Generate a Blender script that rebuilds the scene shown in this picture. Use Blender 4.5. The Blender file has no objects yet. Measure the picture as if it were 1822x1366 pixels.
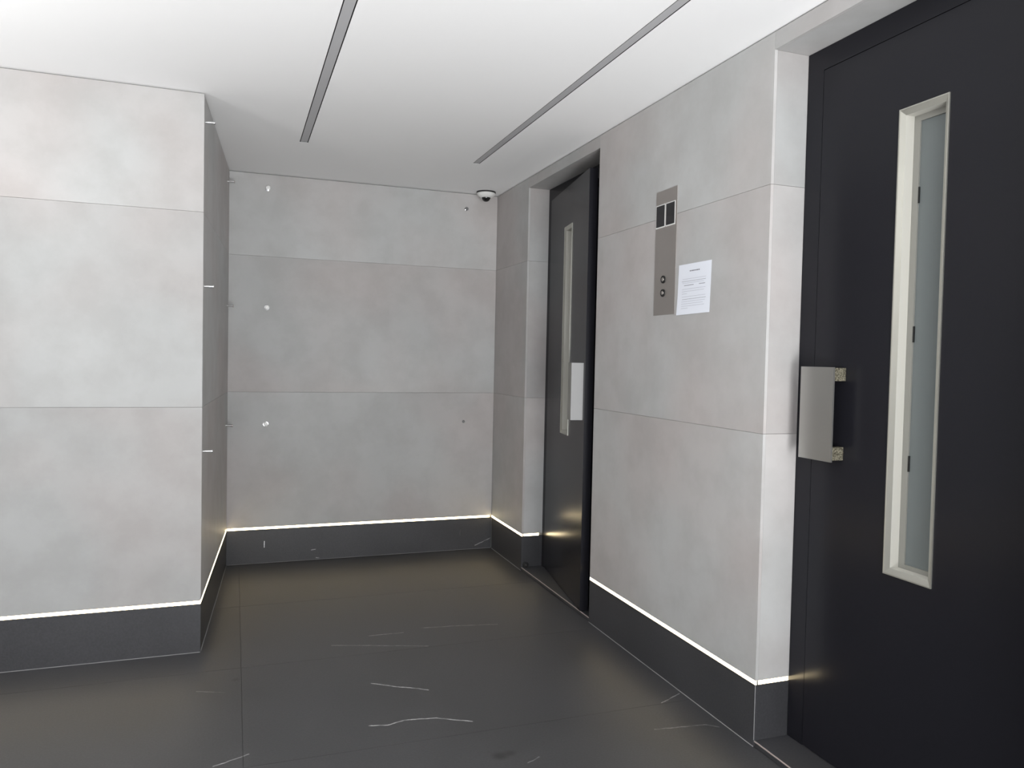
import bpy, bmesh, math, random
from mathutils import Vector, Matrix

C = bpy.context.scene.collection
sc = bpy.context.scene

# ---------------------------------------------------------------- camera
cam_data = bpy.data.cameras.new('camera')
cam = bpy.data.objects.new('camera', cam_data); C.objects.link(cam)
R_ = Vector((0.94007376, -0.34034532, 0.02064922))
U_ = Vector((-0.00834207, 0.03758462, 0.99925863))
W_ = Vector((0.34086909, 0.93954907, -0.03249313))
m = Matrix.Identity(4)
for i in range(3):
    m[i][0], m[i][1], m[i][2] = R_[i], U_[i], -W_[i]
m.translation = Vector((-1.73761, 0.0, 1.35281))
cam.matrix_world = m
cam_data.sensor_fit = 'HORIZONTAL'; cam_data.sensor_width = 36.0
cam_data.lens = 36.0 * 1363.384 / 1822.0
cam_data.clip_start = 0.02
sc.camera = cam

# ---------------------------------------------------------------- world, lights, exposure
sc.view_settings.view_transform = 'Standard'; sc.view_settings.look = 'None'
sc.view_settings.exposure = 0.0; sc.view_settings.gamma = 1.0
sc.view_settings.use_curve_mapping = False
w = bpy.data.worlds.new('sky'); sc.world = w; w.use_nodes = True
w.node_tree.nodes['Background'].inputs[0].default_value = (0.86, 0.93, 1.0, 1)
w.node_tree.nodes['Background'].inputs[1].default_value = 1.0

def area(name, loc, tgt, sx, sy, power, col):
    l = bpy.data.lights.new(name, 'AREA'); l.shape = 'RECTANGLE'; l.size = sx; l.size_y = sy
    l.energy = power; l.color = col
    o = bpy.data.objects.new(name, l); C.objects.link(o); o.location = loc
    o.rotation_euler = (Vector(tgt) - Vector(loc)).to_track_quat('-Z', 'Y').to_euler()
    return o
# street entrance behind the camera: daylight coming in low over bright paving, and the
# sunlit paving inside the entrance throwing light up at the ceiling
area('entrance_daylight', (-0.8, -2.4, 0.8), (-0.9, 2.0, 2.8), 1.2, 1.2, 82.0, (0.965, 0.985, 1.0))
area('paving_bounce', (-3.0, -1.9, 0.06), (-3.0, -1.9, 2.0), 2.6, 1.6, 160.0, (0.985, 0.99, 1.0))
area('entrance_paving_bounce', (-1.1, -1.6, 0.06), (-1.1, -1.6, 2.0), 1.3, 1.6, 272.0, (0.985, 0.99, 1.0))
# unseen up-facing fill, added to lighten the ceiling and upper left wall
area('upper_left_fill', (-3.5, 2.0, 1.6), (-3.5, 2.0, 2.4), 0.5, 0.5, 40.0, (1.0, 0.995, 0.98))

H = 2.5
D1, D2 = 0.140, 0.144            # recess of the lift doors
YB, Y0, Y1, Y2, Y3 = 5.166, 4.55, 3.549, 2.209, 1.209
HD = 2.434
FL = Vector((-1.872, 3.689, 0)); BL = Vector((-1.776, 5.166, 0))

# ---------------------------------------------------------------- materials
def mat(name):
    mt = bpy.data.materials.new(name); mt.use_nodes = True
    nt = mt.node_tree; b = nt.nodes['Principled BSDF']
    return mt, nt, b
def N(nt, t, **kw):
    n = nt.nodes.new(t)
    for k, v in kw.items(): setattr(n, k, v)
    return n
def plain(name, col, rough=.5, metal=0., spec=.5, bump=0., bscale=200.):
    mt, nt, b = mat(name)
    b.inputs['Base Color'].default_value = (*col, 1); b.inputs['Roughness'].default_value = rough
    b.inputs['Metallic'].default_value = metal; b.inputs['Specular IOR Level'].default_value = spec
    tc = N(nt, 'ShaderNodeTexCoord'); nz = N(nt, 'ShaderNodeTexNoise'); nz.inputs['Scale'].default_value = bscale
    nt.links.new(tc.outputs['Object'], nz.inputs['Vector'])
    mp = N(nt, 'ShaderNodeMapRange'); mp.inputs['To Min'].default_value = rough * .92; mp.inputs['To Max'].default_value = min(1, rough * 1.08)
    nt.links.new(nz.outputs[0], mp.inputs[0]); nt.links.new(mp.outputs[0], b.inputs['Roughness'])
    if bump:
        bp = N(nt, 'ShaderNodeBump'); bp.inputs['Strength'].default_value = bump; bp.inputs['Distance'].default_value = .001
        nt.links.new(nz.outputs[0], bp.inputs['Height']); nt.links.new(bp.outputs[0], b.inputs['Normal'])
    return mt

def panel_material():
    """large format cement-look porcelain: soft clouds, faint warm and cool patches, each slab its own print"""
    mt, nt, b = mat('cement_look_porcelain')
    L = nt.links.new
    g = N(nt, 'ShaderNodeNewGeometry'); oi = N(nt, 'ShaderNodeObjectInfo')
    sc_ = N(nt, 'ShaderNodeVectorMath', operation='SCALE'); sc_.inputs[0].default_value = (17, 31, 23); L(oi.outputs['Random'], sc_.inputs['Scale'])
    ad = N(nt, 'ShaderNodeVectorMath', operation='ADD'); L(g.outputs['Position'], ad.inputs[0]); L(sc_.outputs[0], ad.inputs[1])
    def noise(s, d, r=.55):
        n = N(nt, 'ShaderNodeTexNoise'); n.inputs['Scale'].default_value = s; n.inputs['Detail'].default_value = d
        n.inputs['Roughness'].default_value = r; L(ad.outputs[0], n.inputs['Vector']); return n
    n1 = noise(1.6, 5); n2 = noise(5.5, 6, .6); n3 = noise(1.1, 2); n4 = noise(60, 4)
    cr = N(nt, 'ShaderNodeValToRGB')
    e = cr.color_ramp.elements; e[0].position = .25; e[0].color = (.405, .402, .398, 1); e[1].position = .75; e[1].color = (.465, .463, .460, 1)
    L(n1.outputs[0], cr.inputs[0])
    c2 = N(nt, 'ShaderNodeValToRGB'); e = c2.color_ramp.elements
    e[0].position = .36; e[0].color = (.86, .85, .84, 1); e[1].position = .60; e[1].color = (1, 1, 1, 1); L(n2.outputs[0], c2.inputs[0])
    mx = N(nt, 'ShaderNodeMixRGB', blend_type='MULTIPLY'); mx.inputs[0].default_value = .6; L(cr.outputs[0], mx.inputs[1]); L(c2.outputs[0], mx.inputs[2])
    c3 = N(nt, 'ShaderNodeValToRGB'); e = c3.color_ramp.elements
    e[0].position = .38; e[0].color = (.98, 1.0, 1.0, 1); e[1].position = .60; e[1].color = (1.0, .940, .925, 1); L(n3.outputs[0], c3.inputs[0])
    m2 = N(nt, 'ShaderNodeMixRGB', blend_type='MULTIPLY'); m2.inputs[0].default_value = .8; L(mx.outputs[0], m2.inputs[1]); L(c3.outputs[0], m2.inputs[2])
    # slab-to-slab shade; object colour also carries the light painted per row
    mr = N(nt, 'ShaderNodeMapRange'); mr.inputs['To Min'].default_value = .985; mr.inputs['To Max'].default_value = 1.015; L(oi.outputs['Random'], mr.inputs[0])
    m2b = N(nt, 'ShaderNodeVectorMath', operation='MULTIPLY'); L(m2.outputs[0], m2b.inputs[0]); L(oi.outputs['Color'], m2b.inputs[1])
    m3 = N(nt, 'ShaderNodeVectorMath', operation='SCALE'); L(m2b.outputs[0], m3.inputs[0]); L(mr.outputs[0], m3.inputs['Scale'])
    L(m3.outputs[0], b.inputs['Base Color'])
    b.inputs['Roughness'].default_value = .55; b.inputs['Specular IOR Level'].default_value = .35
    bp = N(nt, 'ShaderNodeBump'); bp.inputs['Strength'].default_value = .12; bp.inputs['Distance'].default_value = .001
    L(n4.outputs[0], bp.inputs['Height']); L(bp.outputs[0], b.inputs['Normal'])
    return mt

def dark_stone(name, segs, axes, base=(.050, .050, .053), rough=.45, wear=None):
    """dark honed porcelain with a few thin pale veins along given world segments"""
    mt, nt, b = mat(name); L = nt.links.new
    g = N(nt, 'ShaderNodeNewGeometry'); oi = N(nt, 'ShaderNodeObjectInfo')
    def noise(s, d, r=.55, src=None):
        n = N(nt, 'ShaderNodeTexNoise'); n.inputs['Scale'].default_value = s; n.inputs['Detail'].default_value = d
        n.inputs['Roughness'].default_value = r; L(src or g.outputs['Position'], n.inputs['Vector']); return n
    n1 = noise(1.8, 6, .6); n2 = noise(140, 5, .7); nw = noise(14, 5, .65); ni = noise(26, 3)
    cr = N(nt, 'ShaderNodeValToRGB'); e = cr.color_ramp.elements
    e[0].position = .3; e[0].color = (*[c * .86 for c in base], 1); e[1].position = .7; e[1].color = (*[c * 1.14 for c in base], 1)
    L(n1.outputs[0], cr.inputs[0])
    gr = N(nt, 'ShaderNodeValToRGB'); e = gr.color_ramp.elements
    e[0].position = .3; e[0].color = (.78, .78, .78, 1); e[1].position = .75; e[1].color = (1.22, 1.22, 1.22, 1); L(n2.outputs[0], gr.inputs[0])
    mx = N(nt, 'ShaderNodeMixRGB', blend_type='MULTIPLY'); mx.inputs[0].default_value = 1.; L(cr.outputs[0], mx.inputs[1]); L(gr.outputs[0], mx.inputs[2])
    mr = N(nt, 'ShaderNodeMapRange'); mr.inputs['To Min'].default_value = .93; mr.inputs['To Max'].default_value = 1.07; L(oi.outputs['Random'], mr.inputs[0])
    m3 = N(nt, 'ShaderNodeVectorMath', operation='SCALE'); L(mx.outputs[0], m3.inputs[0]); L(mr.outputs[0], m3.inputs['Scale'])
    last = m3.outputs[0]
    # perturbed position for the veins
    sb = N(nt, 'ShaderNodeVectorMath', operation='SUBTRACT'); L(nw.outputs['Color'], sb.inputs[0]); sb.inputs[1].default_value = (.5, .5, .5)
    sl = N(nt, 'ShaderNodeVectorMath', operation='SCALE'); L(sb.outputs[0], sl.inputs[0]); sl.inputs['Scale'].default_value = .018
    pa = N(nt, 'ShaderNodeVectorMath', operation='ADD'); L(g.outputs['Position'], pa.inputs[0]); L(sl.outputs[0], pa.inputs[1])
    fl = N(nt, 'ShaderNodeVectorMath', operation='MULTIPLY'); L(pa.outputs[0], fl.inputs[0]); fl.inputs[1].default_value = axes
    if segs:
        grp = bpy.data.node_groups.get('vein_segment')
        if not grp:
            grp = bpy.data.node_groups.new('vein_segment', 'ShaderNodeTree'); I = grp.interface
            for nm in ('P', 'A', 'BA'): I.new_socket(nm, in_out='INPUT', socket_type='NodeSocketVector')
            for nm in ('InvLen2', 'Width'): I.new_socket(nm, in_out='INPUT', socket_type='NodeSocketFloat')
            I.new_socket('Mask', in_out='OUTPUT', socket_type='NodeSocketFloat')
            gi = grp.nodes.new('NodeGroupInput'); go = grp.nodes.new('NodeGroupOutput'); GL = grp.links.new
            a = N(grp, 'ShaderNodeVectorMath', operation='SUBTRACT'); GL(gi.outputs['P'], a.inputs[0]); GL(gi.outputs['A'], a.inputs[1])
            d = N(grp, 'ShaderNodeVectorMath', operation='DOT_PRODUCT'); GL(a.outputs[0], d.inputs[0]); GL(gi.outputs['BA'], d.inputs[1])
            t = N(grp, 'ShaderNodeMath', operation='MULTIPLY', use_clamp=True); GL(d.outputs['Value'], t.inputs[0]); GL(gi.outputs['InvLen2'], t.inputs[1])
            q = N(grp, 'ShaderNodeVectorMath', operation='SCALE'); GL(gi.outputs['BA'], q.inputs[0]); GL(t.outputs[0], q.inputs['Scale'])
            r = N(grp, 'ShaderNodeVectorMath', operation='SUBTRACT'); GL(a.outputs[0], r.inputs[0]); GL(q.outputs[0], r.inputs[1])
            ln = N(grp, 'ShaderNodeVectorMath', operation='LENGTH'); GL(r.outputs[0], ln.inputs[0])
            dv = N(grp, 'ShaderNodeMath', operation='DIVIDE'); GL(ln.outputs['Value'], dv.inputs[0]); GL(gi.outputs['Width'], dv.inputs[1])
            s = N(grp, 'ShaderNodeMath', operation='SUBTRACT', use_clamp=True); s.inputs[0].default_value = 1.; GL(dv.outputs[0], s.inputs[1])
            GL(s.outputs[0], go.inputs[0])
        tot = None
        for (A, B, wd, st) in segs:
            gn = N(nt, 'ShaderNodeGroup'); gn.node_tree = grp
            A = Vector(A); BA = Vector(B) - A
            L(fl.outputs[0], gn.inputs['P']); gn.inputs['A'].default_value = A; gn.inputs['BA'].default_value = BA
            gn.inputs['InvLen2'].default_value = 1. / BA.length_squared; gn.inputs['Width'].default_value = wd
            k = N(nt, 'ShaderNodeMath', operation='MULTIPLY'); L(gn.outputs[0], k.inputs[0]); k.inputs[1].default_value = st
            if tot is None: tot = k
            else:
                mm = N(nt, 'ShaderNodeMath', operation='MAXIMUM'); L(tot.outputs[0], mm.inputs[0]); L(k.outputs[0], mm.inputs[1]); tot = mm
        im = N(nt, 'ShaderNodeMapRange'); im.inputs['From Min'].default_value = .35; im.inputs['From Max'].default_value = .6
        im.inputs['To Min'].default_value = .25; L(ni.outputs[0], im.inputs[0])
        mu = N(nt, 'ShaderNodeMath', operation='MULTIPLY', use_clamp=True); L(tot.outputs[0], mu.inputs[0]); L(im.outputs[0], mu.inputs[1])
        mv = N(nt, 'ShaderNodeMixRGB'); L(mu.outputs[0], mv.inputs[0]); L(last, mv.inputs[1]); mv.inputs[2].default_value = (.50, .50, .50, 1); last = mv.outputs[0]
    if wear:
        for (cx, cy, rr) in wear:
            ds = N(nt, 'ShaderNodeVectorMath', operation='DISTANCE'); L(pa.outputs[0], ds.inputs[0]); ds.inputs[1].default_value = (cx, cy, 0)
            mp = N(nt, 'ShaderNodeMapRange'); mp.inputs['From Min'].default_value = rr; mp.inputs['From Max'].default_value = rr * .3
            mp.inputs['To Min'].default_value = 0.; mp.inputs['To Max'].default_value = .6; L(ds.outputs['Value'], mp.inputs[0])
            mv = N(nt, 'ShaderNodeMixRGB'); L(mp.outputs[0], mv.inputs[0]); L(last, mv.inputs[1]); mv.inputs[2].default_value = (.018, .018, .018, 1); last = mv.outputs[0]
    L(last, b.inputs['Base Color'])
    rr_ = N(nt, 'ShaderNodeMapRange'); rr_.inputs['To Min'].default_value = rough * .9; rr_.inputs['To Max'].default_value = rough * 1.12
    L(n1.outputs[0], rr_.inputs[0]); L(rr_.outputs[0], b.inputs['Roughness'])
    b.inputs['Specular IOR Level'].default_value = .5
    bp = N(nt, 'ShaderNodeBump'); bp.inputs['Strength'].default_value = .10; bp.inputs['Distance'].default_value = .001
    L(n2.outputs[0], bp.inputs['Height']); L(bp.outputs[0], b.inputs['Normal'])
    return mt

floor_veins = []
for poly, wd, st in [
    ([(-1.195, 3.134), (-1.102, 3.072), (-0.984, 3.002)], .0042, 1.1),
    ([(-1.26, 2.768), (-1.196, 2.756), (-1.134, 2.774), (-1.016, 2.755), (-0.893, 2.689)], .0042, 1.1),
    ([(-1.3, 3.602), (-1.125, 3.549), (-0.871, 3.465)], .006, .45),
    ([(-1.113, 3.675), (-0.95, 3.674)], .006, .5),
    ([(-0.847, 3.709), (-0.663, 3.688), (-0.464, 3.654)], .006, .45),
    ([(-0.129, 2.612), (-0.013, 2.667)], .0035, .9),
    ([(-1.868, 3.259), (-1.762, 3.215)], .004, .35),
    ([(-1.791, 2.644), (-1.68, 2.691)], .004, .9),
    ([(-0.269, 2.428), (-0.068, 2.402), (-0.028, 2.371)], .004, .4),
    ([(-0.799, 2.35), (-0.748, 2.376)], .003, .5)]:
    for a, b_ in zip(poly, poly[1:]): floor_veins.append(((*a, 0), (*b_, 0), wd, st))
M = {}
M['panel'] = panel_material()
M['floor'] = dark_stone('dark_floor_porcelain', floor_veins, (1, 1, 0), wear=[(-.875, 2.42, .035), (-.835, 2.43, .025), (-1.72, 3.331, .02)])
M['base'] = dark_stone('dark_skirting_porcelain', [], (1, 0, 1), base=(.046, .046, .050), rough=.40)
M['base_back'] = dark_stone('dark_skirting_porcelain_veined', [
    ((-.119, 0, .024), (-.002, 0, .073), .0035, .8), ((-1.25, 0, .066), (-1.226, 0, .068), .004, .9), ((-1.218, 0, .012), (-1.2, 0, .010), .004, .8)],
    (1, 0, 1), base=(.046, .046, .050), rough=.40)
M['ceiling'] = plain('white_ceiling_paint', (.90, .90, .90), .85, spec=.2, bump=.03, bscale=300)
M['core'] = plain('grey_wall_backing', (.26, .26, .25), .9)
M['grout'] = plain('pale_grout', (.30, .30, .30), .8)
M['joint'] = plain('dark_grout', (.085, .085, .085), .85)
M['black_metal'] = plain('charcoal_door_paint', (.0125, .0125, .0160), .24, spec=.20, bump=.03, bscale=900)
M['groove'] = plain('black_seal', (.006, .006, .008), .7)
M['alu'] = plain('anodised_champagne_aluminium', (.46, .455, .41), .38, metal=.75, spec=.5)
M['alu_shade'] = plain('shaded_aluminium', (.27, .268, .245), .45, metal=.3)  # darker aluminium copy: shade on bead and grip plate put into its colour
M['handle'] = plain('satin_steel_handle', (.44, .435, .415), .34, metal=.9)
M['steel'] = plain('brushed_stainless_steel', (.49, .455, .43), .38, metal=.85)
M['chrome'] = plain('polished_chrome', (.85, .85, .86), .12, metal=1.)
M['cap'] = plain('white_pin_cap', (.90, .90, .88), .3, spec=.6)
M['dull_cap'] = plain('dull_grey_pin_cap', (.16, .16, .16), .5)
M['glass'] = plain('frosted_grey_green_glass', (.130, .148, .148), .30, spec=.5, bscale=12)
M['display'] = plain('black_display_glass', (.012, .012, .014), .12, spec=.6)
M['paper'] = plain('white_paper', (.80, .83, .90), .8, spec=.2)
M['ink'] = plain('grey_print_ink', (.16, .16, .19), .8)
M['faint_ink'] = plain('faint_print_ink', (.48, .50, .56), .8)
M['white_plastic'] = plain('white_camera_plastic', (.82, .82, .80), .4)
M['black_plastic'] = plain('black_plastic', (.008, .008, .008), .5)
M['dome'] = plain('black_dome_plastic', (.006, .006, .006), .08, spec=.7)
M['diffuser'] = plain('unlit_grey_diffuser', (.43, .43, .44), .45)
M['ajar'] = plain('weathered_alu_standoff', (.36, .34, .27), .5, metal=.4, bump=.8, bscale=320)
M['jamb'] = plain('pale_champagne_jamb', (.50, .49, .445), .42)
M['flange'] = plain('pale_satin_flange', (.33, .33, .33), .5)
nt = M['ajar'].node_tree
_n = N(nt, 'ShaderNodeTexNoise'); _n.inputs['Scale'].default_value = 260; _n.inputs['Detail'].default_value = 4
_t = N(nt, 'ShaderNodeTexCoord'); nt.links.new(_t.outputs['Object'], _n.inputs['Vector'])
_r = N(nt, 'ShaderNodeValToRGB'); _e = _r.color_ramp.elements
_e[0].position = .42; _e[0].color = (.07, .062, .042, 1); _e[1].position = .62; _e[1].color = (.30, .28, .21, 1)
nt.links.new(_n.outputs[0], _r.inputs[0]); nt.links.new(_r.outputs[0], nt.nodes['Principled BSDF'].inputs['Base Color'])
M['sill_edge'] = plain('pale_sill_edge', (.42, .36, .34), .5)
mt, nt, b = mat('warm_white_led')
b.inputs['Base Color'].default_value = (.9, .9, .85, 1)
b.inputs['Emission Color'].default_value = (1.0, .80, .47, 1); b.inputs['Emission Strength'].default_value = 10.5
M['led'] = mt

# ---------------------------------------------------------------- mesh helpers
def finish(name, bm, mname, parent=None, M4=None, smooth=False, bevel=0.0):
    me = bpy.data.meshes.new(name)
    if bevel:
        es = [e for e in bm.edges if len(e.link_faces) == 2 and e.calc_face_angle(0) > .6]
        bmesh.ops.bevel(bm, geom=es, offset=bevel, segments=1, affect='EDGES', clamp_overlap=True)
    bmesh.ops.recalc_face_normals(bm, faces=bm.faces[:])
    bm.to_mesh(me); bm.free()
    if smooth:
        for p in me.polygons: p.use_smooth = True
        me.set_sharp_from_angle(angle=math.radians(40))
    me.materials.append(M[mname])
    o = bpy.data.objects.new(name, me); C.objects.link(o)
    if parent is not None:
        o.parent = parent
        pm = parent_world[parent.name]
        o.matrix_parent_inverse = pm.inverted()
    o.matrix_basis = M4 or Matrix.Identity(4)
    parent_world[o.name] = (M4 or Matrix.Identity(4)).copy()
    return o
parent_world = {}
def empty(name, M4):
    o = bpy.data.objects.new(name, None); C.objects.link(o); o.matrix_basis = M4
    o.empty_display_size = .1; parent_world[o.name] = M4.copy(); return o
def tag(o, label=None, cat=None, group=None, kind=None):
    if label: o['label'] = label
    if cat: o['category'] = cat
    if group: o['group'] = group
    if kind: o['kind'] = kind
    return o
def box(bm, x0, x1, y0, y1, z0, z1):
    v = [bm.verts.new((x, y, z)) for x in (x0, x1) for y in (y0, y1) for z in (z0, z1)]
    for f in ((0, 1, 3, 2), (4, 6, 7, 5), (0, 4, 5, 1), (2, 3, 7, 6), (0, 2, 6, 4), (1, 5, 7, 3)):
        bm.faces.new([v[i] for i in f])
def bx(*a):
    bm = bmesh.new(); box(bm, *a); return bm
def bxs(*l):
    bm = bmesh.new()
    for a in l: box(bm, *a)
    return bm
def lathe(prof, n=24):
    """profile (r, z) revolved round z; closes on the axis when r = 0"""
    bm = bmesh.new(); rings = []
    for r, z in prof:
        if r < 1e-6: rings.append([bm.verts.new((0, 0, z))])
        else: rings.append([bm.verts.new((r * math.cos(2 * math.pi * i / n), r * math.sin(2 * math.pi * i / n), z)) for i in range(n)])
    for A, B in zip(rings, rings[1:]):
        for i in range(n):
            j = (i + 1) % n
            a = [A[0]] if len(A) == 1 else [A[i], A[j]]
            c = [B[0]] if len(B) == 1 else [B[j], B[i]]
            if len(a) + len(c) >= 3: bm.faces.new(a + c)
    return bm
def frame(origin, u, n):
    """local x along u, local y = outward normal n, local z up"""
    u = Vector(u).normalized(); n = Vector(n).normalized()
    F = Matrix.Identity(4)
    for i in range(3): F[i][0], F[i][1], F[i][2] = u[i], n[i], (0, 0, 1)[i]
    F.translation = Vector(origin); return F
def aim(origin, d):
    """local z along d"""
    q = Vector(d).to_track_quat('Z', 'Y').to_matrix().to_4x4(); q.translation = Vector(origin); return q

ZB, ZL0, ZL1, ZP = .2205, .2215, .2345, .2355
ROWS = [(ZP, 1.1085), (1.1097, 1.9752), (1.9764, 2.4945)]
T = .012

# ---------------------------------------------------------------- floor with tiles
fl = tag(finish('floor', bx(-4.6, .6, -3.0, 5.6, -.10, -.006), 'joint'), 'dark charcoal porcelain floor with thin pale veins', kind='structure')
xs = [-5.1, -3.4015, -1.6995, .0025]; ys = [-1.635 + .848 * i for i in range(9)]
g = .0007
for i in range(3):
    for j in range(-2, 8):
        y0 = -1.635 + .848 * j; y1 = y0 + .848
        x0, x1 = max(xs[i], -4.6), xs[i + 1]
        y0 = max(y0, -3.0); y1_ = min(y1, 5.3)
        if y1_ - y0 < .05: continue
        finish('tile', bx(x0 + g, x1 - g, y0 + g, y1_ - g, -.006, 0), 'floor', fl)

# ---------------------------------------------------------------- ceiling with two slots
SL = [(-1.412, -1.376, 4.322), (-.423, -.391, 4.365)]
cb = bmesh.new(); gp = .0045
xe = [-4.6] + [v for a, b2, _ in SL for v in (a - gp, b2 + gp)] + [.6]
for k in range(0, 6, 2): box(cb, xe[k], xe[k + 1], -3, 5.6, H, H + .10)
for a, b2, ye in SL:
    box(cb, a - gp, b2 + gp, ye + .004, 5.6, H, H + .10)
    box(cb, a - gp, b2 + gp, -3, -1.0, H, H + .10)
box(cb, -4.6, .6, -3, 5.6, H + .10, H + .14)
tag(finish('ceiling', cb, 'ceiling'), 'smooth white painted ceiling', kind='structure')
lab = ['recessed linear ceiling light, unlit, the left one nearer the room middle', 'recessed linear ceiling light, unlit, the right one running beside the lift wall']
for (a, b2, ye), lb in zip(SL, lab):
    r = tag(empty('ceiling_light', Matrix.Translation(((a + b2) / 2, ye - 1.8, H))), lb, 'ceiling light', 'linear ceiling lights')
    q = .0006
    finish('housing', bxs((a - gp + q, a - .0032, -1.0, ye + .003, H + .001, H + .05), (b2 + .0032, b2 + gp - q, -1.0, ye + .003, H + .001, H + .05),
                          (a - .0032, b2 + .0032, ye, ye + .003, H + .001, H + .05)), 'black_plastic', r)
    finish('diffuser', bx(a, b2, -1.0, ye - .003, H + .001, H + .02), 'diffuser', r)

# ---------------------------------------------------------------- walls
def panels(parent, F, u0, u1, rows=ROWS, tones=(1, 1, 1)):
    # row tones: slab variation plus the wall's light falloff painted into the colour
    for (z0, z1), t in zip(rows, tones):
        finish('panel', bx(u0, u1, -T, 0, z0, z1), 'panel', parent, F, bevel=.0009).color = (t, t, t, 1)
def skirting(name, label, F, u0, u1, grout=True, mn='base'):
    o = tag(finish(name, bx(u0, u1, -T, 0, 0, ZB), mn, None, F, bevel=.0009), label, kind='structure')
    if grout: finish('grout_line', bx(u0, u1, 0, .0026, .0002, .0018), 'grout', o, F)
    return o
def led(name_pts, label):
    """LED profile seated in the groove; pieces given as (frame, u0, u1)"""
    F0, a0, b0 = name_pts[0]
    r = tag(empty('light_strip', F0 @ Matrix.Translation((a0, 0, ZL0))), label, 'light strip', 'glowing strips above the baseboards')
    for F, a, b2 in name_pts:
        finish('channel', bx(a, b2, -T, -.0065, ZB + .0002, ZP - .0002), 'black_plastic', r, F)
        finish('diffuser', bx(a, b2, -.0065, -.0004, ZL0 - .0004, ZL1 + .0004), 'led', r, F)
    return r

# left wall: broad face looking at the viewer, then the niche side
FLf = frame(FL, (-1, 0, 0), (0, -1, 0))
wl = tag(finish('wall_left', bxs((0.012, 2.728, -.30, -T - .0005, 0, H)), 'core', None, FLf), 'pale cement-look panelled wall facing the viewer at the left', kind='structure')
panels(wl, FLf, 0, 2.728, tones=(.86, .93, 1.04))
skirting('baseboard_left', 'dark stone baseboard under the broad left wall', FLf, 0, 2.728)
su = (BL - FL); SLn = su.length; sn = Vector((su.y, -su.x, 0)).normalized()
FS = frame(FL, su, sn)
ws = tag(finish('wall_niche', bxs((.30, SLn + .1, -.30, -T - .0005, 0, H), (T + .001, .30, -.28, -T - .0005, 0, H)), 'core', None, FS), 'narrow shaded side wall of the niche', kind='structure')
panels(ws, FS, T, SLn - .0008, tones=(1.08, 1.12, 1.12))
skirting('baseboard_niche', 'dark stone baseboard along the niche side wall', FS, T, SLn - .0008)
# back wall
FB = frame((0, YB, 0), (-1, 0, 0), (0, -1, 0))
wb = tag(finish('wall_back', bx(-.4, 1.80, -.30, -T - .0005, 0, H), 'core', None, FB), 'cement-look panelled wall at the end of the niche', kind='structure')
WBK = 1.776
panels(wb, FB, .0008, WBK, tones=(1.0, 1.06, 1.10))
skirting('baseboard_back', 'dark stone baseboard along the back wall', FB, .0008, WBK, mn='base_back')
# right wall (lift wall)
FR = frame((0, 0, 0), (0, 1, 0), (-1, 0, 0))      # u = world y, local y = -world x
c = bmesh.new(); c0 = -T - .0005
for a, b2 in ((Y0 + T, 5.5),):
    if b2 > a: box(c, a, b2, -.45, c0, 0, H)
box(c, Y2 + T, Y1 - T, -.45, c0, 0, H); box(c, -3.0, Y3 - T, -.45, c0, 0, H)
box(c, Y1 - T, Y0 + T, -.45, c0, HD + T, H); box(c, Y3 - T, Y2 + T, -.45, c0, HD + T, H)
box(c, -3.0, 5.5, -.50, -.452, 0, H)
wr = tag(finish('wall_right', c, 'core', None, FR), 'cement-look panelled wall holding the two lift doors', kind='structure')
panels(wr, FR, Y0, YB - .0008, tones=(1.02, 1.02, 1.06))
panels(wr, FR, Y2, Y1, tones=(1.08, 1.08, 1.12))
panels(wr, FR, -3.0, Y3)
for a, b2 in ((Y1, Y0), (Y3, Y2)):
    finish('panel', bx(a + .001, b2 - .001, -T, 0, HD, 2.4945), 'panel', wr, FR, bevel=.0009)          # lintel face
    finish('panel', bx(a, b2, -D2, -T - .0005, HD, HD + T - .0005), 'panel', wr, FR)             # soffit
def reveal(y, sgn, nm, lb, d=D2):
    """jamb lining; sgn -1: face looks to -y"""
    F = frame((0, y, 0), (1, 0, 0), (0, sgn, 0))
    for (z0, z1), t in zip(ROWS[:2] + [(ROWS[2][0], HD - .0005)], (1.04, .90, .90)):  # lining tones carry the light falloff in the slab colour
        finish('panel', bx(T + .0004, d, -T, 0, z0, z1), 'panel', wr, F, bevel=.0006).color = (t, t, t, 1)
    return F
F0 = reveal(Y0, -1, '', ''); F1 = reveal(Y1, 1, '', ''); F2 = reveal(Y2, -1, '', ''); F3 = reveal(Y3, 1, '', '')
def corner_skirt(name, label, ya, yb, ends):
    o = skirting(name, label, FR, ya, yb, grout=True)
    for F in ends:
        finish('return_piece', bx(T + .0004, D2, -T, 0, .0, ZB), 'base', o, F, bevel=.0009)
    return o
skb = corner_skirt('baseboard_right', 'dark stone baseboard between the corner and the far lift door', Y0, YB - .0008 - T, [F0])
skm = corner_skirt('baseboard_right', 'dark stone baseboard between the two lift doors', Y2, Y1, [F1, F2])
corner_skirt('baseboard_right', 'dark stone baseboard before the near lift door', -3.0, Y3, [F3])
# grout edge at the stone corners
finish('grout_line', bx(Y2 - .0012, Y2 + .0004, -.0012, .0006, .024, ZB - .001), 'grout', skm, FR)
# rear and outer walls behind the viewer
tag(finish('wall_rear', bxs((-4.6, -4.5, -3.0, -2.9, 0, H), (-1.0, .6, -3.0, -2.9, 0, H), (-4.5, -1.0, -3.0, -2.9, 2.35, H)), 'panel'), 'entrance wall behind the viewer with a wide opening', kind='structure')
tag(finish('wall_outer', bx(-4.7, -4.6, -3.0, 3.7, 0, H), 'panel'), 'pale side wall of the lobby left of the viewer', kind='structure')

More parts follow.
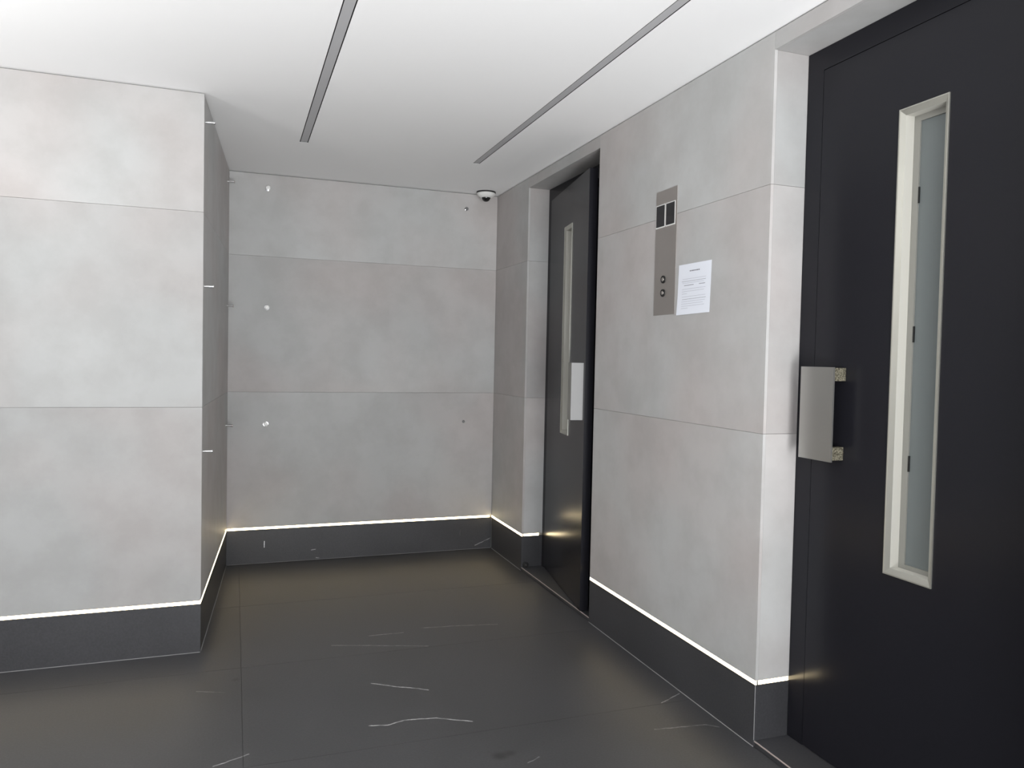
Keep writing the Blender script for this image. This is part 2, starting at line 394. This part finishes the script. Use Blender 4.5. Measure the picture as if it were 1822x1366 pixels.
led([(FLf, 0, 2.72)], 'glowing white light strip above the baseboard of the broad left wall')
led([(FS, T + .001, SLn - .012)], 'glowing light strip on the narrow niche side wall')
led([(FB, .014, WBK - .004)], 'glowing light strip along the foot of the back wall')
led([(FR, Y0, YB - .002), (F0, T + .001, .118)], 'short glowing light strip turning into the far lift doorway')
led([(FR, Y2, Y1), (F2, T + .001, .143)], 'glowing light strip between the two lift doors')

# ---------------------------------------------------------------- lift doors
def lift_door(name, label, ya, yb, hinge_far, ang, dx, win, handle, zwin, clips=False):
    """opening ya..yb; leaf built with local x = distance s from the free edge, local y = outward"""
    root = tag(empty(name, Matrix.Translation((dx, (ya + yb) / 2, 0))), label, kind='structure')
    fw = .077 if hinge_far is False else .04
    I = FR
    # frame: jambs and head
    ja, jb = (.092, .040) if hinge_far else (.040, .079)
    if not hinge_far: ja, jb = .079, .079
    zt = 2.357
    dd = -dx - .001
    finish('frame', bxs((ya, ya + ja - .003, -dx - .10, dd, .022, HD), (yb - jb + .003, yb, -dx - .10, dd, .022, HD),
                        (ya + ja - .003, yb - jb + .003, -dx - .10, dd, zt + .003, HD)), 'black_metal', root, I)
    finish('seal', bxs((ya + ja - .004, yb - jb + .004, -dx - .11, -dx - .046, .022, zt + .004)) if not ang else
           bx(ya + .02, yb - .01, -.40, -.385, .0, HD), 'groove', root, I)
    # sill slab with its pale front edge
    finish('sill', bx(ya + .001, yb - .001, -dx - .10, -.004, .0, .0215), 'base', root, I, bevel=.0015)
    finish('sill_edge', bx(ya + .001, yb - .001, -.0042, -.0012, .0180, .0222), 'sill_edge', root, I)
    L = (yb - jb) - (ya + ja)
    if hinge_far:
        hy = yb - jb; t = math.radians(ang)
        o = Vector((dx - L * math.sin(t), hy - L * math.cos(t), 0)); u = Vector((math.sin(t), math.cos(t), 0)); n = Vector((-math.cos(t), math.sin(t), 0))
    else:
        o = Vector((dx, yb - jb, 0)); u = Vector((0, -1, 0)); n = Vector((-1, 0, 0))
    F = frame(o, u, n)
    s0, s1 = win; z0, z1 = zwin
    z00 = .026
    # leaf with a window hole
    leaf = finish('leaf', bxs((0, s0, -.045, 0, z00, zt), (s1, L, -.045, 0, z00, zt), (s0, s1, -.045, 0, z00, z0), (s0, s1, -.045, 0, z1, zt)), 'black_metal', root, F)
    # window frame: lip, deep jamb, stop
    wf = bmesh.new()
    li, lo = .020, .016
    def ring(a0, a1, c0_, c1_, ins0, ins1, insz, y0, y1):
        # rectangular picture-frame ring of boxes
        box(wf, a0, a0 + ins0, y0, y1, c0_, c1_); box(wf, a1 - ins1, a1, y0, y1, c0_, c1_)
        box(wf, a0 + ins0, a1 - ins1, y0, y1, c0_, c0_ + insz); box(wf, a0 + ins0, a1 - ins1, y0, y1, c1_ - insz, c1_)
    ring(s0, s1, z0, z1, .0035, .0035, .0035, -.001, .0045)
    # chamfered lip: sloping faces from outer edge to the jamb
    def sl(p):
        vs = [wf.verts.new(q) for q in p]; wf.faces.new(vs)      # wf: the mesh being built now
    A0, A1, B0, B1 = s0 + .0035, s1 - .0035, z0 + .0035, z1 - .0035
    C0, C1, E0, E1 = s0 + li, s1 - lo, z0 + .020, z1 - .020
    yf, yj, ys_ = .0035, -.003, -.036
    sl([(A0, yf, B0), (C0, yj, E0), (C0, yj, E1), (A0, yf, B1)]); sl([(A1, yf, B0), (A1, yf, B1), (C1, yj, E1), (C1, yj, E0)])
    sl([(A0, yf, B0), (A1, yf, B0), (C1, yj, E0), (C0, yj, E0)]); sl([(A0, yf, B1), (C0, yj, E1), (C1, yj, E1), (A1, yf, B1)])
    st = .022
    wo = finish('window_frame', wf, 'alu', root, F); tag(wo, 'champagne aluminium frame of the tall slot window')
    wf = bmesh.new()
    sl([(C0, yj, E0), (C0, ys_, E0), (C0, ys_, E1), (C0, yj, E1)]); sl([(C1, yj, E0), (C1, yj, E1), (C1, ys_, E1), (C1, ys_, E0)])
    sl([(C0, yj, E0), (C1, yj, E0), (C1, ys_, E0), (C0, ys_, E0)]); sl([(C0, yj, E1), (C0, ys_, E1), (C1, ys_, E1), (C1, yj, E1)])
    finish('inner_jamb', wf, 'jamb', wo, F)
    finish('glazing_bead', bxs((C0, C0 + st, -.041, ys_, E0, E1), (C1 - .012, C1, -.041, ys_, E0, E1), (C0 + st, C1 - .012, -.041, ys_, E0, E0 + .014),
                               (C0 + st, C1 - .012, -.041, ys_, E1 - .018, E1)), 'alu_shade', wo, F)
    finish('glass_pane', bx(C0 + .002, C1 - .002, -.0445, -.0412, E0 + .002, E1 - .002), 'glass', root, F)
    if clips:
        for zz in (1.868, 1.452, 1.061):
            finish('glazing_clip', bx(C0 + st - .001, C0 + st + .003, -.0412, -.036, zz - .024, zz + .024), 'black_plastic', wo, F)
        finish('reflected_streak', bx(C1 - .028, C1 - .010, -.0385, -.035, .836, .841), 'chrome', wo, F)  # chrome sliver standing for a streak reflected in the glass
    # pull handle
    if handle == 'plate':
        hb = bx(-.006, .146, .046, .052, 1.037, 1.348)
        h = finish('handle', hb, 'handle', root, F, bevel=.0012)
        for zz in (1.303, 1.043):
            finish('standoff', bx(.122, .1445, .0, .046, zz, zz + .043), 'ajar', h, F, bevel=.002)
    else:
        h = finish('handle', bx(.030, .036, .0, .066, 1.037, 1.340), 'flange', root, F, bevel=.001)
        finish('grip_plate', bx(.0362, .096, .060, .066, 1.037, 1.340), 'alu_shade', h, F, bevel=.001)
    # concealed hinges at the far side of the leaf
    for zz in (.30, 1.25, 2.15):
        finish('hinge', bx(L - .004, L + .010, -.040, -.004, zz, zz + .10), 'black_plastic', root, F)
    return root
lift_door('door_1', 'far charcoal lift door, slightly ajar, with a slim slot window', Y1, Y0, True, 9.6, D1, (.327, .50), 'return', (.925, 2.128))
lift_door('door_2', 'near charcoal lift door with a champagne slot window and plate handle', Y3, Y2, False, 0, D2, (.327, .500), 'plate', (.720, 2.126), clips=True)

# ---------------------------------------------------------------- lift call panel
P = tag(empty('call_panel', Matrix.Translation((0, 2.888, 1.82))), 'tall brushed steel lift call panel with two black displays and two buttons', 'control panel')
finish('faceplate', bx(2.805, 2.974, .0002, .0022, 1.557, 2.093), 'steel', P, FR, bevel=.0006)
for a, b2 in ((2.821, 2.887), (2.901, 2.967)):
    finish('display_bezel', bxs((a - .004, b2 + .004, .0022, .0030, 1.934, 2.034)), 'white_plastic', P, FR)
    finish('display', bx(a, b2, .0030, .0040, 1.939, 2.030), 'display', P, FR)
for z in (1.709, 1.651):
    Fz = aim((-.0022, 2.898, z), (-1, 0, 0))
    bt = finish('button', lathe([(0, 0), (.0165, 0), (.0165, .004), (.0125, .0052), (.0125, .0035), (0, .0035)], 28), 'black_plastic', P, Fz, smooth=True)
    finish('button_cap', lathe([(0, .0035), (.0095, .0035), (.0085, .0055), (0, .0058)], 20), 'steel', bt, Fz, smooth=True)

# ---------------------------------------------------------------- notice sheet
Pp = bmesh.new()
# slightly curled sheet: grid bent away from the wall at the lower near corner
nu, nv = 8, 8; G = []
c00 = Vector((2.786, 1.549)); c10 = Vector((2.552, 1.552)); c01 = Vector((2.778, 1.756)); c11 = Vector((2.545, 1.754))
def sheet(a, b2, off=0.):
    q = (c00 * (1 - a) + c10 * a) * (1 - b2) + (c01 * (1 - a) + c11 * a) * b2
    return (q.x, .0008 + .004 * max(0, .35 - b2) * (1 - a) * 2 + off, q.y)
for j in range(nv + 1):
    G.append([Pp.verts.new(sheet(i / nu, j / nv)) for i in range(nu + 1)])
for j in range(nv):
    for i in range(nu): Pp.faces.new([G[j][i], G[j][i + 1], G[j + 1][i + 1], G[j + 1][i]])
ext = bmesh.ops.extrude_face_region(Pp, geom=Pp.faces[:])
for v in [e for e in ext['geom'] if isinstance(e, bmesh.types.BMVert)]: v.co.y += .0004
pap = tag(finish('notice', Pp, 'paper', None, FR), 'white printed paper notice taped beside the lift call panel', 'paper')
rnd = random.Random(4)
def line_words(bm, a0, a1, v, h, off=.0005):
    a = a0
    while a < a1 - .004:
        wdt = rnd.uniform(.02, .07); e = min(a + wdt, a1)
        vs = [bm.verts.new(sheet(x, y, .0004 + off)) for x, y in ((a, v), (e, v), (e, v + h), (a, v + h))]
        bm.faces.new(vs); a = e + .012
tt = bmesh.new(); line_words(tt, .36, .66, .845, .020); finish('title_line', tt, 'ink', pap, FR)
def text_row(mn, a0, a1, v, h):
    bm = bmesh.new()
    vs = [bm.verts.new(sheet(x, y, .0009)) for x, y in ((a0, v), (a1, v), (a1, v + h), (a0, v + h))]
    bm.faces.new(vs); finish('text_line', bm, mn, pap, FR)
for q in ((.12, .86, .655, .005), (.20, .50, .572, .009), (.66, .84, .572, .009), (.16, .88, .30, .005)): text_row('ink', *q)
for v, e in ((.70, .86), (.62, .8), (.50, .86), (.455, .82), (.41, .3), (.35, .86), (.255, .86), (.21, .8), (.165, .84), (.12, .35)): text_row('faint_ink', .14, e, v, .006)

# ---------------------------------------------------------------- dome camera
dc = tag(empty('security_camera', Matrix.Translation((-.115, 5.075, H))), 'white dome security camera with a black eye in the ceiling corner', 'camera')
Mc = Matrix.Translation((-.115, 5.075, 0))
finish('shadow_gap_ring', lathe([(0, H), (.066, H - .0002), (.066, H - .009), (0, H - .009)], 40), 'black_plastic', dc, Mc, smooth=True)  # black ring modelled for the shadow gap between housing and ceiling
finish('housing', lathe([(0, H - .009), (.062, H - .009), (.064, H - .014), (.058, H - .025), (.044, H - .034), (.036, H - .040), (0, H - .040)], 40), 'white_plastic', dc, Mc, smooth=True)
tilt = aim((-.115, 5.075, H - .036), (-.12, -.45, -1))
prof = [(.031, 0)] + [(.031 * math.cos(a), .031 * math.sin(a)) for a in [math.radians(d) for d in range(10, 90, 10)]] + [(0, .031)]
ey = finish('dome_lens', lathe(prof, 28), 'dome', dc, tilt, smooth=True)
finish('collar', lathe([(.0315, -.004), (.037, -.002), (.037, .003), (.0318, .006)], 32), 'white_plastic', dc, tilt, smooth=True)

# ---------------------------------------------------------------- mirror-fixing pins
def pin(base, n, r, ln, label, group, capm):
    F = aim(base, n)
    root = tag(empty('wall_pin', F), label, 'pin', group)
    finish('rosette', lathe([(0, .0002), (r * 1.15, .0002), (r * 1.15, .002), (0, .002)], 20), 'chrome', root, F, smooth=True)
    finish('shaft', lathe([(0, .002), (r * .8, .002), (r * .8, ln - .004), (0, ln - .004)], 20), 'chrome', root, F, smooth=True)
    finish('cap', lathe([(0, ln - .004), (r, ln - .004), (r, ln - .0015), (r * .85, ln), (0, ln)], 20), capm, root, F, smooth=True)
for z, s in ((2.405, 'top'), (1.650, 'middle'), (.903, 'lowest')):
    pin((-1.545, YB, z), (0, -1, 0), .0135, .035, f'{s} of the three bright round pins left on the back wall', 'pins on the back wall', 'cap')
pin((-.229, YB, 2.389), (0, -1, 0), .0115, .018, 'dull grey pin on the back wall under the dome camera', 'pins on the back wall', 'dull_cap')
pin((-.221, YB, .908), (0, -1, 0), .0085, .012, 'dull grey pin low on the back wall near the right corner', 'pins on the back wall', 'dull_cap')
def sp(s, z): return (FS @ Vector((s, 0, z)))
for z, s in ((2.385, 'top'), (1.652, 'middle'), (.905, 'lowest')):
    pin(sp(.05, z), sn, .0075, .042, f'{s} of the three chrome pins near the front of the niche side', 'pins on the niche side wall', 'chrome')
for z, s in ((2.405, 'top'), (1.645, 'middle'), (.905, 'lowest')):
    pin(sp(1.365, z), sn, .0095, .040, f'{s} of the three pins at the far end of the niche side wall', 'pins on the niche side wall', 'steel')
for x, lb in ((-1.546, 'small vertical chrome clip on the left of the back baseboard'), (-.232, 'small vertical chrome clip on the right of the back baseboard')):
    o = finish('clip', bxs((x - .0022, x + .0022, YB - .006, YB - .0002, .102, .146), (x - .0022, x + .0022, YB - .014, YB - .006, .136, .146)), 'chrome')  # sliver shaped as the highlight on a chrome baseboard pin
    tag(o, lb, 'clip', 'glints on the back baseboard')
# small door stop at the foot of the far doorway
F = aim((.030, Y0 - .0002, .036), (0, -1, 0))
ds = tag(empty('door_stop', F), 'tiny black and chrome door stop at the foot of the far lift doorway', 'door stop')
finish('bumper', lathe([(0, 0), (.019, 0), (.019, .010), (.015, .014), (0, .014)], 20), 'black_plastic', ds, F, smooth=True)
finish('screw', lathe([(0, .014), (.007, .014), (.005, .018), (0, .018)], 14), 'chrome', ds, F, smooth=True)
